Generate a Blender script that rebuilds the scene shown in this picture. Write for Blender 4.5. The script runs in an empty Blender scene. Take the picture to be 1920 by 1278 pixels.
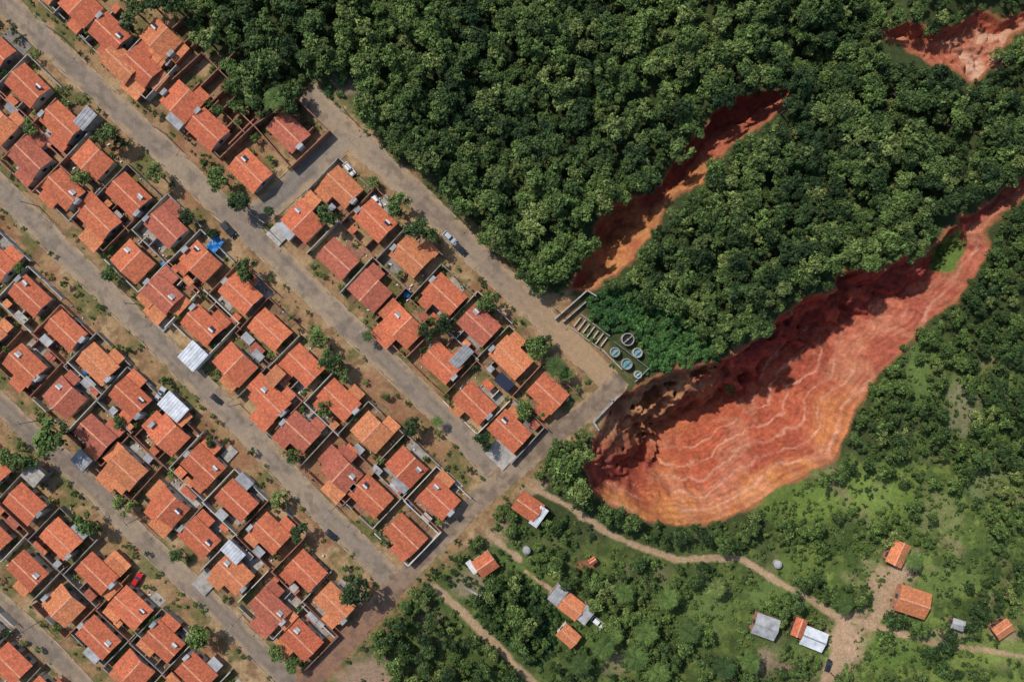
import bpy, math, random
import numpy as np
from mathutils import Vector, Matrix
random.seed(11)
rng = np.random.default_rng(11)
S = 0.125
H = 240/36*26.0
sc = bpy.context.scene
ROOT = sc.collection
def W(px, py, z=0.0):
    k = S*(1-z/H)
    return ((px-960)*k, (639-py)*k)

# ---------------------------------------------------------------- noise
TAB = rng.random((256, 256))
def vn(x, y, s=0):
    x = np.asarray(x, float)+s*37.17; y = np.asarray(y, float)+s*11.31
    xi = np.floor(x).astype(int); yi = np.floor(y).astype(int)
    fx = x-xi; fy = y-yi
    fx = fx*fx*(3-2*fx); fy = fy*fy*(3-2*fy)
    a = TAB[xi & 255, yi & 255]; b = TAB[(xi+1) & 255, yi & 255]
    c = TAB[xi & 255, (yi+1) & 255]; d = TAB[(xi+1) & 255, (yi+1) & 255]
    return (a*(1-fx)+b*fx)*(1-fy)+(c*(1-fx)+d*fx)*fy
def fbm(x, y, sc_, o=4, s=0):
    x = np.asarray(x, float)/sc_; y = np.asarray(y, float)/sc_
    x, y = x*.82-y*.57, x*.57+y*.82
    t = 0; a = 1; n = 0
    for i in range(o):
        t = t+a*vn(x, y, s+i*3); n += a; a *= .55; x, y = x*1.62-y*1.22, x*1.22+y*1.62
    return t/n
def sm(a, b, x):
    t = np.clip((x-a)/(b-a), 0, 1); return t*t*(3-2*t)
def pdist(x, y, pts, closed=False):
    d = np.full(np.shape(x), 1e9)
    P = list(pts)+([pts[0]] if closed else [])
    for (ax, ay), (bx, by) in zip(P[:-1], P[1:]):
        vx, vy = bx-ax, by-ay
        t = np.clip(((x-ax)*vx+(y-ay)*vy)/(vx*vx+vy*vy+1e-9), 0, 1)
        d = np.minimum(d, (x-ax-t*vx)**2+(y-ay-t*vy)**2)
    return np.sqrt(d)
def inside(x, y, poly):
    r = np.zeros(np.shape(x), bool)
    n = len(poly)
    for i in range(n):
        ax, ay = poly[i]; bx, by = poly[(i+1) % n]
        if ay == by: continue
        c = ((ay > y) != (by > y)) & (x < (bx-ax)*(y-ay)/(by-ay)+ax)
        r ^= c
    return r

# ---------------------------------------------------------------- plan (survey units, 8 per metre)
ROADS = {
 'A': ([(575,172),(622,225),(665,262),(720,310),(790,375),(860,445),(920,505),(985,562),(1040,615),(1100,672),(1150,722)], 44),
 'B': ([(-160,-150),(10,5),(100,90),(180,165),(250,232),(330,305),(400,375),(475,440),(560,522),(640,600),(700,655),(760,712),(830,780),(880,830),(928,884)], 42),
 'C': ([(-200,160),(0,352),(60,412),(130,482),(200,550),(270,615),(340,685),(400,745),(470,815),(530,880),(600,955),(670,1020),(738,1090)], 42),
 'D': ([(-200,560),(0,757),(60,815),(110,855),(170,912),(240,985),(310,1050),(380,1115),(450,1185),(520,1255),(570,1310)], 38),
 'E': ([(-200,940),(0,1130),(60,1185),(110,1235),(160,1290),(300,1425)], 38),
 'P': ([(1165,708),(1120,758),(1075,788),(1030,822),(960,885),(900,935),(850,985),(790,1045),(745,1095),(690,1160),(640,1215),(580,1275),(440,1420)], 40),
 'X': ([(470,412),(520,372),(560,335),(600,300),(650,255)], 48),
}
PATHS = [
 ([(975,895),(1000,915),(1060,945),(1150,1005),(1210,1030),(1270,1050),(1330,1045),(1390,1048),(1460,1090),(1520,1125),(1570,1155),(1650,1172)], 12),
 ([(815,1100),(850,1130),(900,1180),(960,1240),(1020,1300),(1100,1400)], 15),
 ([(1580,1155),(1575,1200),(1560,1240),(1535,1300),(1500,1400)], 26),
 ([(1635,1160),(1655,1110),(1685,1070)], 22),
 ([(1650,1172),(1720,1195),(1800,1212),(1920,1232),(2060,1250)], 9),
 ([(900,985),(940,1020),(975,1050)], 12),
 ([(985,1070),(1030,1100),(1060,1130)], 7),
]
G1N = [(2110,170),(2000,265),(1920,328),(1880,360),(1820,400),(1762,445),(1745,475),(1700,485),(1640,510),(1572,508),(1575,540),(1510,560),(1480,592),(1440,620),(1390,660),(1330,680),(1260,687),(1200,715),(1152,742),(1135,790),(1117,840),(1103,880),(1112,918)]
G1S = [(1112,918),(1150,947),(1200,970),(1270,982),(1340,976),(1410,946),(1480,902),(1560,860),(1590,810),(1602,765),(1640,708),(1690,650),(1740,600),(1790,562),(1830,510),(1852,465),(1840,432),(1865,400),(1920,372),(2010,305),(2120,215)]
G2N = [(1482,163),(1420,168),(1385,178),(1340,202),(1322,235),(1300,262),(1275,290),(1258,315),(1240,350),(1190,372),(1150,385),(1117,415),(1112,470),(1080,508),(1070,538)]
G2S = [(1070,538),(1100,545),(1130,522),(1165,500),(1192,480),(1222,430),(1245,385),(1262,365),(1318,342),(1332,300),(1360,285),(1395,255),(1435,228),(1475,185),(1482,163)]
G3N = [(1700,95),(1660,60),(1700,42),(1760,58),(1808,45),(1838,20),(1880,42),(1920,25),(2000,0)]
G3S = [(2000,60),(1925,50),(1895,62),(1872,88),(1892,112),(1855,130),(1822,152),(1790,125),(1742,112),(1700,95)]
GUL = [(G1N, G1S), (G2N, G2S), (G3N, G3S)]
VILL = [(-400,-400),(200,-400),(300,-20),(345,60),(365,95),(440,105),(420,165),(470,215),(560,205),(565,165),(630,160),(700,235),(800,340),(900,440),(1000,540),(1070,570),(1180,715),(1130,800),(1000,905),(900,1010),(760,1130),(610,1290),(480,1450),(-400,1450)]
VALLEY = [(1480,165),(1560,100),(1640,20),(1720,-80)]

def terrain(px, py):
    """ground height (m) + info at survey coordinates"""
    px = np.asarray(px, float); py = np.asarray(py, float)
    j1 = fbm(px, py, 48, 3, 1)-.5; j2 = fbm(px, py, 48, 3, 5)-.5; j3 = fbm(px, py, 13, 3, 6)-.5; j4 = fbm(px, py, 13, 3, 8)-.5
    qx = px+38*j1+11*j3; qy = py+38*j2+11*j4
    z = np.zeros_like(px)
    dv = pdist(px, py, VILL, True); iv = inside(px, py, VILL)
    und = np.where(iv, 0, sm(10, 160, dv))
    dm = np.full(px.shape, 1e9)
    info = {}
    z0 = und*7*(fbm(px, py, 260, 3, 9)-.5) - 6*und*np.exp(-(pdist(px, py, VALLEY)/45)**2)
    for gi, (N, So) in enumerate(GUL):
        poly = N+So[1:]
        if gi: ux, uy = px+14*j1+9*j3, py+14*j2+9*j4
        else: ux, uy = qx, qy
        if gi == 0:
            near = sm(0, 60, pdist(px, py, So)); ux = px+(qx-px)*(.3+.7*near); uy = py+(qy-py)*(.3+.7*near)
        ins = inside(ux, uy, poly)
        dn = pdist(ux, uy, N); ds = pdist(ux, uy, So)
        dm = np.minimum(dm, np.where(ins, 0, np.minimum(dn, ds)))
        w = dn+ds
        west = sm(1460, 1290, px) if gi == 0 else 0
        if gi == 0:
            D = np.clip(w*S*.72, 0, 20)
            wn = 46+70*fbm(px, py, 90, 3, 21)+38*west
        elif gi == 1:
            D = np.clip(w*S*.95, 0, 12); wn = 14+34*fbm(px, py, 60, 2, 22)
        else:
            D = np.clip(w*S*.5, 0, 2.6); wn = 12+0*px
        wn = np.minimum(wn, w*.52+2)
        rdg = 1-np.abs(fbm(px, py, 60, 4, 31)-.5)*2
        f = dn/wn-((rdg-.75)*.75+(fbm(px, py, 15, 3, 33)-.5)*.16)*sm(0, .3, dn/wn)
        pe = .66*sm(0, .15, f)+.10*sm(.4, .5, f)+.24*sm(.74, 1.0, f)
        pw = .34*sm(0, .10, f)+.20*sm(.30, .38, f)+.18*sm(.56, .64, f)+.28*sm(.84, 1.0, f)+.0
        prof = pe*(1-west)+pw*west
        s = np.clip(ds/np.maximum(w-wn*.7, 1), 0, 1)
        sl = (1-(1-s)**1.6)*.93+.07*sm(0, .05, s)
        dep = D*np.minimum(prof, sl)
        wx = 60*(fbm(px, py, 120, 3, 40)-.5); wy = 50*(fbm(px, py, 90, 3, 42)-.5)
        t = px*.75-py*.66+wx; dd = ds+wy*.5
        lines = np.sin(dd*.26+9*fbm(px, py, 160, 3, 44))
        rill = fbm(t/9+dd/60, dd/34-t/70, 1.0, 4, 46)
        und2 = fbm(px, py, 60, 5, 48)-.5
        if gi < 2:
            dep = dep+(.12*lines+.5*(rill-.5)+2.0*und2)*sm(0, .15, s)*sm(0, 20, dn)
            dep = dep+sm(0, .2, f)*sm(1.2, .9, f)*1.0*(fbm(px, py, 17, 4, 51)-.5)
        else:
            dep = dep+2.2*(1-np.abs(fbm(px, py, 30, 4, 53)-.5)*4-.4)*sm(0, 14, dn)*sm(0, 14, ds)
        z = z-np.where(ins, dep, 0)
        info[gi] = (ins, dn, ds, w, f, s, lines, rill, rdg, dd, dep)
    z = z+z0*sm(0, 60, dm)
    return z, info, iv, dv

# ---------------------------------------------------------------- material helpers
def newmat(name):
    m = bpy.data.materials.new(name); m.use_nodes = True
    nt = m.node_tree; b = nt.nodes['Principled BSDF']
    b.inputs['Specular IOR Level'].default_value = .25
    return m, nt, b
def math_n(nt, op, a=None, b=None, c=None):
    n = nt.nodes.new('ShaderNodeMath'); n.operation = op
    for i, v in enumerate((a, b, c)):
        if v is None: continue
        if isinstance(v, (int, float)): n.inputs[i].default_value = v
        else: nt.links.new(v, n.inputs[i])
    return n.outputs[0]
def noise_n(nt, vec, scale, detail=4, rough=.6):
    n = nt.nodes.new('ShaderNodeTexNoise'); n.inputs['Scale'].default_value = scale
    n.inputs['Detail'].default_value = detail; n.inputs['Roughness'].default_value = rough
    nt.links.new(vec, n.inputs['Vector']); return n.outputs['Fac']
def scale_col(nt, col, fac):
    n = nt.nodes.new('ShaderNodeVectorMath'); n.operation = 'SCALE'
    if isinstance(col, tuple): n.inputs[0].default_value = col
    else: nt.links.new(col, n.inputs[0])
    nt.links.new(fac, n.inputs['Scale']); return n.outputs[0]
def mixc(nt, fac, a, b):
    n = nt.nodes.new('ShaderNodeMix'); n.data_type = 'RGBA'
    if isinstance(fac, float): n.inputs[0].default_value = fac
    else: nt.links.new(fac, n.inputs[0])
    for i, v in ((6, a), (7, b)):
        if isinstance(v, tuple): n.inputs[i].default_value = (*v, 1)
        else: nt.links.new(v, n.inputs[i])
    return n.outputs[2]
def maprange(nt, v, a, b, c, d):
    n = nt.nodes.new('ShaderNodeMapRange')
    nt.links.new(v, n.inputs[0])
    for i, k in enumerate((a, b, c, d)): n.inputs[i+1].default_value = k
    return n.outputs[0]
def bump_n(nt, b, h, strength, dist):
    n = nt.nodes.new('ShaderNodeBump'); n.inputs['Strength'].default_value = strength
    n.inputs['Distance'].default_value = dist
    nt.links.new(h, n.inputs['Height']); nt.links.new(n.outputs[0], b.inputs['Normal'])
def M(name, c, rough=.9, var=.35, scale=1.5, metal=0, objvar=0.0, bump=0):
    m, nt, b = newmat(name)
    pos = nt.nodes.new('ShaderNodeNewGeometry').outputs['Position']
    nz = noise_n(nt, pos, scale, 5, .65)
    f = maprange(nt, nz, .3, .7, 1-var, 1+var)
    if objvar:
        oi = nt.nodes.new('ShaderNodeObjectInfo').outputs['Random']
        f = math_n(nt, 'MULTIPLY', f, maprange(nt, oi, 0, 1, 1-objvar, 1+objvar))
    nt.links.new(scale_col(nt, tuple(c), f), b.inputs['Base Color'])
    b.inputs['Roughness'].default_value = rough; b.inputs['Metallic'].default_value = metal
    if bump: bump_n(nt, b, nz, .5, bump)
    return m

def attr_mat(name, s1, v1, s2, v2, bump):
    m, nt, b = newmat(name)
    at = nt.nodes.new('ShaderNodeAttribute'); at.attribute_name = 'Col'
    pos = nt.nodes.new('ShaderNodeNewGeometry').outputs['Position']
    n1 = noise_n(nt, pos, s1, 6, .7); n2 = noise_n(nt, pos, s2, 3, .6)
    f = math_n(nt, 'MULTIPLY', maprange(nt, n1, .3, .7, 1-v1, 1+v1), maprange(nt, n2, .3, .7, 1-v2, 1+v2))
    nt.links.new(scale_col(nt, at.outputs['Color'], f), b.inputs['Base Color'])
    b.inputs['Roughness'].default_value = 1; b.inputs['Specular IOR Level'].default_value = .08
    bump_n(nt, b, math_n(nt, 'ADD', n1, n2), .6, bump)
    return m
MT_GROUND = attr_mat('ground_mat', .9, .26, 3.2, .22, .22)
MT_ROAD = attr_mat('road_mat', .8, .16, 4.0, .18, .05)

def roofmat(name, ca, cb, dark):
    m, nt, b = newmat(name)
    tc = nt.nodes.new('ShaderNodeTexCoord').outputs['Object']
    pos = nt.nodes.new('ShaderNodeNewGeometry').outputs['Position']
    oi = nt.nodes.new('ShaderNodeObjectInfo').outputs['Random']
    base = mixc(nt, oi, ca, cb)
    br = nt.nodes.new('ShaderNodeTexBrick'); nt.links.new(tc, br.inputs['Vector'])
    br.inputs['Scale'].default_value = 1; br.inputs['Brick Width'].default_value = .34
    br.inputs['Row Height'].default_value = .42; br.inputs['Mortar Size'].default_value = .025
    br.inputs['Color1'].default_value = (1.24,1.24,1.24,1); br.inputs['Color2'].default_value = (.80,.80,.80,1)
    br.inputs['Mortar'].default_value = (.6,.6,.6,1)
    mu = nt.nodes.new('ShaderNodeVectorMath'); mu.operation = 'MULTIPLY'
    nt.links.new(base, mu.inputs[0]); nt.links.new(br.outputs['Color'], mu.inputs[1])
    st = noise_n(nt, pos, .6, 6, .72)
    c = mixc(nt, maprange(nt, st, .44, .74, 0, .75), mu.outputs[0], dark)
    f = maprange(nt, noise_n(nt, pos, 2.2, 3, .6), .3, .7, .76, 1.24)
    oi2 = math_n(nt, 'FRACT', math_n(nt, 'MULTIPLY', oi, 17.3))
    f = math_n(nt, 'MULTIPLY', f, maprange(nt, oi2, 0, 1, .84, 1.14))
    nt.links.new(scale_col(nt, c, f), b.inputs['Base Color'])
    b.inputs['Roughness'].default_value = .9
    bump_n(nt, b, br.outputs['Fac'], .4, -.03)
    return m
MT_TILE = roofmat('terracotta_tile', (.60,.172,.078), (.53,.137,.066), (.29,.095,.058))
MT_TILE2 = roofmat('orange_tile', (.63,.235,.10), (.60,.20,.085), (.35,.135,.075))
MT_TILE3 = roofmat('weathered_tile', (.46,.135,.08), (.42,.12,.072), (.22,.08,.055))
MT_RIDGE = M('ridge_mortar', (.60,.28,.17), .9, .35, 1.2)
MT_WALLP = M('painted_plaster', (.55,.50,.42), .9, .2, .6, objvar=.3)
MT_BRICK = M('bare_brick', (.28,.135,.09), .95, .4, 1.4, objvar=.25)
MT_CONC = M('concrete', (.34,.31,.27), .95, .4, .7, objvar=.2, bump=.02)
MT_PLAST = M('grey_render', (.27,.235,.20), .95, .4, .8, objvar=.3)
MT_KERB = M('kerb_concrete', (.32,.27,.20), .95, .45, .5)
MT_WOOD = M('door_wood', (.16,.08,.04), .7, .3, 4)
MT_GLASS = M('window_glass', (.04,.05,.06), .15, .1, 1)
MT_METAL = M('white_sheet_roof', (.56,.58,.60), .5, .3, .6, objvar=.15)
MT_GREYR = M('fibre_cement_roof', (.30,.30,.30), .9, .35, .7, objvar=.2)
MT_BLUE = M('blue_plastic', (.02,.16,.42), .4, .1, 1)
MT_WHITE = M('white_paint', (.66,.65,.62), .5, .18, 1)
MT_PANEL = M('solar_panel', (.03,.035,.06), .25, .2, 3)
MT_SOIL = M('yard_soil', (.22,.135,.075), 1, .5, .8, objvar=.3)
MT_WATER = M('tank_water', (.12,.30,.33), .2, .2, .8)
MT_TYRE = M('tyre', (.02,.02,.02), .9, .1, 1)
MT_BARK = M('bark', (.10,.07,.05), .95, .3, 3)

# ---------------------------------------------------------------- mesh builder
class MB:
    def __init__(s): s.v = []; s.f = []; s.m = []; s.mats = []
    def mi(s, mat):
        if mat not in s.mats: s.mats.append(mat)
        return s.mats.index(mat)
    def add(s, vs, fs, mat):
        o = len(s.v); k = s.mi(mat); s.v += [tuple(v) for v in vs]
        for f in fs: s.f.append([i+o for i in f]); s.m.append(k)
    def box(s, cx, cy, z0, z1, lx, ly, mat, a=0.0, top=1.0):
        c, n = math.cos(a), math.sin(a); vs = []
        for z, t in ((z0, 1), (z1, top)):
            for dx, dy in ((-1,-1),(1,-1),(1,1),(-1,1)):
                x, y = dx*lx/2*t, dy*ly/2*t
                vs.append((cx+x*c-y*n, cy+x*n+y*c, z))
        s.add(vs, [(3,2,1,0),(4,5,6,7),(0,1,5,4),(1,2,6,5),(2,3,7,6),(3,0,4,7)], mat)
    def cyl(s, cx, cy, z0, z1, r0, r1, mat, n=12, cap=True):
        vs = []
        for z, r in ((z0, r0), (z1, r1)):
            for i in range(n):
                t = 2*math.pi*i/n; vs.append((cx+r*math.cos(t), cy+r*math.sin(t), z))
        fs = [(i, (i+1) % n, n+(i+1) % n, n+i) for i in range(n)]
        if cap: fs += [tuple(range(n, 2*n)), tuple(range(n-1, -1, -1))]
        s.add(vs, fs, mat)
    def tube(s, p0, p1, r0, r1, mat, n=6):
        p0 = Vector(p0); p1 = Vector(p1); d = (p1-p0).normalized()
        u = d.orthogonal().normalized(); w = d.cross(u); vs = []
        for p, r in ((p0, r0), (p1, r1)):
            for i in range(n):
                t = 2*math.pi*i/n; vs.append(p+u*r*math.cos(t)+w*r*math.sin(t))
        fs = [(i, (i+1) % n, n+(i+1) % n, n+i) for i in range(n)]+[tuple(range(n, 2*n)), tuple(range(n-1,-1,-1))]
        s.add(vs, fs, mat)
    def gable(s, cx, cy, L, Wd, ze, rise, mat, axis='x', th=.12):
        p = []
        for x in (-L/2, L/2):
            for y, z in ((-Wd/2, ze), (0, ze+rise), (Wd/2, ze)):
                p.append((x, y, z)); p.append((x, y, z-th))
        if axis == 'y': p = [(-b, a, c) for a, b, c in p]
        p = [(cx+a, cy+b, c) for a, b, c in p]
        s.add(p, [(0,6,8,2),(2,8,10,4),(1,3,9,7),(3,5,11,9),(0,2,3,1),(2,4,5,3),(6,7,9,8),(8,9,11,10),(0,1,7,6),(4,10,11,5)], mat)
    def shed(s, cx, cy, L, Wd, z0, z1, mat, th=.08, a=0.0):
        vs = []
        c, n = math.cos(a), math.sin(a)
        for dz in (0, -th):
            for x, y, z in ((-L/2,-Wd/2,z0),(L/2,-Wd/2,z0),(L/2,Wd/2,z1),(-L/2,Wd/2,z1)):
                vs.append((cx+x*c-y*n, cy+x*n+y*c, z+dz))
        s.add(vs, [(0,1,2,3),(7,6,5,4),(0,4,5,1),(1,5,6,2),(2,6,7,3),(3,7,4,0)], mat)
    def obj(s, name, parent=None, loc=(0,0,0), rot=0, smooth=False):
        me = bpy.data.meshes.new(name); me.from_pydata(s.v, [], s.f)
        for m in s.mats: me.materials.append(m)
        me.polygons.foreach_set('material_index', s.m)
        if smooth: me.polygons.foreach_set('use_smooth', [True]*len(s.f))
        me.update()
        o = bpy.data.objects.new(name, me); ROOT.objects.link(o)
        o.location = loc; o.rotation_euler = (0, 0, rot)
        if parent: o.parent = parent
        return o
def empty(name, loc, rot=0):
    e = bpy.data.objects.new(name, None); e.empty_display_size = .5
    ROOT.objects.link(e); e.location = loc; e.rotation_euler = (0, 0, rot); return e
def setcol(me, cols):
    a = me.attributes.new('Col', 'FLOAT_COLOR', 'POINT')
    c = np.ones((len(cols), 4), np.float32); c[:, :3] = cols
    a.data.foreach_set('color', c.ravel())
def gridmesh(name, X, Y, Z, cols, mat):
    ny, nx = X.shape; n = nx*ny
    me = bpy.data.meshes.new(name)
    me.vertices.add(n)
    me.vertices.foreach_set('co', np.stack([X, Y, Z], -1).astype(np.float32).ravel())
    i = np.arange(n).reshape(ny, nx)
    q = np.stack([i[:-1,:-1], i[:-1,1:], i[1:,1:], i[1:,:-1]], -1).reshape(-1, 4)
    me.loops.add(q.size); me.polygons.add(len(q))
    me.loops.foreach_set('vertex_index', q.ravel().astype(np.int32))
    me.polygons.foreach_set('loop_start', (np.arange(len(q))*4).astype(np.int32))
    me.polygons.foreach_set('use_smooth', np.ones(len(q), bool))
    me.update(calc_edges=True); me.validate()
    setcol(me, cols.reshape(-1, 3)); me.materials.append(mat)
    o = bpy.data.objects.new(name, me); ROOT.objects.link(o); return o
def lerp(a, b, t):
    t = np.asarray(t)[..., None]; return a*(1-t)+np.asarray(b)*t

# ---------------------------------------------------------------- terrain
def axis(lo, hi, st):
    core = np.arange(lo, hi, st); out = []; d = st
    x = 0
    while x < 900: d *= 1.25; x += d; out.append(x)
    out = np.array(out)
    return np.concatenate([(lo-out)[::-1], core, core[-1]+out])
xs = axis(-134, 134, .33); ys = axis(-92, 92, .33)
X, Y = np.meshgrid(xs, ys)
PX = X/S+960; PY = 639-Y/S
Z, info, IV, DV = terrain(PX, PY)
n1 = fbm(PX, PY, 60, 5, 61); n2 = fbm(PX, PY, 16, 4, 62); n3 = fbm(PX, PY, 150, 3, 63); n4 = fbm(PX, PY, 7, 3, 66)
# wild ground
col = np.zeros(X.shape+(3,))+np.array((.05,.065,.024))
gr = sm(1380, 1560, PX)*sm(840, 900, PY+.1*(PX-1500))
gr = np.maximum(gr, sm(1640, 1760, PX-.4*(PY-700))*sm(560, 700, PY)*.8)
gr = np.maximum(gr, sm(960, 1060, PY)*.6)
grass = lerp(np.zeros(col.shape)+np.array((.08,.115,.03)), (.165,.21,.052), sm(.42, .66, n2))
grass = lerp(grass, (.21,.18,.09), sm(.53, .72, n1)*.75)
grass = lerp(grass, (.045,.075,.022), sm(.5, .66, fbm(PX, PY, 26, 4, 69))*.7)
col = lerp(col, grass, np.clip(gr*sm(.28, .5, n3*.6+n2*.4+gr*.12), 0, 1))
def blot(cx, cy, rx, ry, c, s=1.0, e=.45):
    global col
    d = np.hypot((PX-cx)/rx, (PY-cy)/ry)+(n1-.5)*1.2+(n2-.5)*1.0
    g = s*(.8 if c[1] > c[0] else 1)
    col = lerp(col, c, sm(1+e*.5, 1-e, d)*g)
CLEAR = [(1660,1105,42,60,(.36,.25,.15)),(1700,1060,25,30,(.34,.24,.15)),(1585,1200,38,50,(.42,.28,.18)),(1570,1245,30,30,(.36,.26,.17)),
          (1445,1235,45,30,(.28,.20,.13)),(1780,1190,60,18,(.30,.26,.14)),(1885,1190,35,22,(.34,.24,.15)),(640,165,42,26,(.22,.17,.12)),(755,225,12,26,(.28,.22,.15)),
          (1045,560,36,20,(.30,.20,.11)),(845,355,26,18,(.20,.15,.09)),(925,1000,34,26,(.26,.19,.11)),(1000,912,28,16,(.30,.22,.14)),
          (690,1265,55,34,(.28,.19,.13)),(1100,1060,20,10,(.30,.12,.07)),(880,1095,34,30,(.22,.18,.11)),(1890,1165,40,20,(.17,.18,.06)),
          (1500,940,100,40,(.15,.215,.045)),(1640,930,80,55,(.17,.24,.05)),(1880,1225,100,26,(.19,.24,.06)),(1700,1215,90,34,(.13,.2,.045)),(1770,1085,60,34,(.15,.21,.055)),
          (1330,1130,36,56,(.11,.155,.045)),(940,1050,44,34,(.09,.13,.038)),(1160,1240,34,30,(.19,.17,.09)),(1480,1060,60,18,(.12,.17,.042)),(1720,700,30,70,(.11,.17,.045)),(1800,760,34,50,(.20,.19,.10)),(1850,900,40,40,(.16,.18,.075)),
          (1440,1110,34,24,(.11,.16,.045)),(800,1160,30,26,(.16,.14,.07)),(1750,960,40,46,(.2,.21,.08)),(1720,820,26,30,(.13,.19,.045)),(1480,1215,44,26,(.13,.18,.05)),(1230,1080,30,22,(.15,.14,.07)),(1030,1015,26,18,(.12,.13,.05))]
for b in CLEAR: blot(*b)
for pts, w in PATHS:
    d = pdist(PX, PY, pts)+(n2-.5)*10
    col = lerp(col, (.40,.27,.165), sm(w*.65, w*.35, d)*.95)
# village ground
vc = lerp(np.zeros(col.shape)+np.array((.30,.185,.092)), (.40,.27,.145), sm(.45, .7, n1))
vc = lerp(vc, (.17,.10,.055), sm(.5, .72, n2)*.75)
vc = lerp(vc, (.10,.11,.035), sm(.5, .64, fbm(PX, PY, 34, 4, 71))*.75)
vc = lerp(vc, (.27,.12,.065), sm(.58, .72, fbm(PX, PY, 90, 3, 75))*.6)
vm = np.where(IV, sm(-6, 14, DV+(n2-.5)*30), sm(16, 0, DV+(n2-.5)*24)*.5)
col = lerp(col, vc, vm)
# gullies
for gi in range(3):
    ins, dn, ds, w, f, s, lines, rill, rdg, dd, dep = info[gi]
    if gi == 0:
        c = np.zeros(col.shape)+np.array((.37,.095,.048))
        c = lerp(c, (.40,.13,.08), sm(1450, 1720, PX)*.9)
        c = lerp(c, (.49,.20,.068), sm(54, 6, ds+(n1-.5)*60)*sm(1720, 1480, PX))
        c = lerp(c, (.43,.18,.072), sm(.46, .64, fbm(PX, PY, 100, 4, 81))*sm(1420, 1150, PX)*.8)
        c = lerp(c, (.26,.06,.038), sm(.47, .64, n1)*.6)
        c = lerp(c, (.46,.20,.115), sm(.5, .68, fbm(PX, PY, 44, 4, 84))*.5)
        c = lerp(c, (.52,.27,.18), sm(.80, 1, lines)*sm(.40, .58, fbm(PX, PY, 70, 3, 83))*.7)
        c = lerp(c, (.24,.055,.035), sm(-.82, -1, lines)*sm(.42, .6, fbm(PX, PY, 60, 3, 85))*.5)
        l2 = np.sin(dd*.8+16*fbm(PX, PY, 180, 3, 44))
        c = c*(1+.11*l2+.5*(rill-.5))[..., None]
        strat = np.sin(dep*2.1+5*n1)
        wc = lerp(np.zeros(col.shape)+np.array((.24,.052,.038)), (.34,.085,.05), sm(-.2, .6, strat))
        wst = lerp(np.zeros(col.shape)+np.array((.40,.215,.10)), (.27,.12,.06), sm(-.1, .6, strat))
        wst = lerp(wst, (.46,.27,.14), sm(.52, .7, n2)*.5)
        wc = lerp(wc, wst, sm(1440, 1240, PX+200*(n1-.5))*.9*sm(900, 800, PY+60*(n1-.5)))
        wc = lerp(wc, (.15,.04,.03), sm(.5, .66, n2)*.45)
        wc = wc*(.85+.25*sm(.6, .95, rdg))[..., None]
    elif gi == 1:
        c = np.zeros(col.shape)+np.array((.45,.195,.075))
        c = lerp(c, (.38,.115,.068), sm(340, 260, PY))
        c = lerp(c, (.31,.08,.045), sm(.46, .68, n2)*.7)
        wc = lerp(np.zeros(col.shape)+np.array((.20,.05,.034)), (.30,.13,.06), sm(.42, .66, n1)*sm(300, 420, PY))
    else:
        c = np.zeros(col.shape)+np.array((.42,.185,.105)); c = lerp(c, (.50,.31,.21), sm(.45, .68, n1)*.8)
        c = lerp(c, (.33,.10,.055), sm(.46, .64, n2)*.7)
        c = lerp(c, (.36,.11,.06), sm(.48, .62, fbm(PX, PY, 40, 4, 87))*.8)
        wc = np.zeros(col.shape)+np.array((.36,.10,.055))
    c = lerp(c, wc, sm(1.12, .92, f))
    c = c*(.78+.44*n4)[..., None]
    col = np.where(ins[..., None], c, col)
    rimd = np.minimum(dn, ds)
    col = np.where((~ins)[..., None], lerp(col, (.34,.13,.06), sm(9, 1, rimd+(n2-.5)*18)*.85), col)
gpatch = sm(1.1, .8, np.hypot((PX-1800)/30, (PY-470)/38)+(n2-.5))
col = lerp(col, (.10,.15,.035), gpatch)
gridmesh('ground', X, Y, Z, np.clip(col, .005, .9), MT_GROUND)

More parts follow.
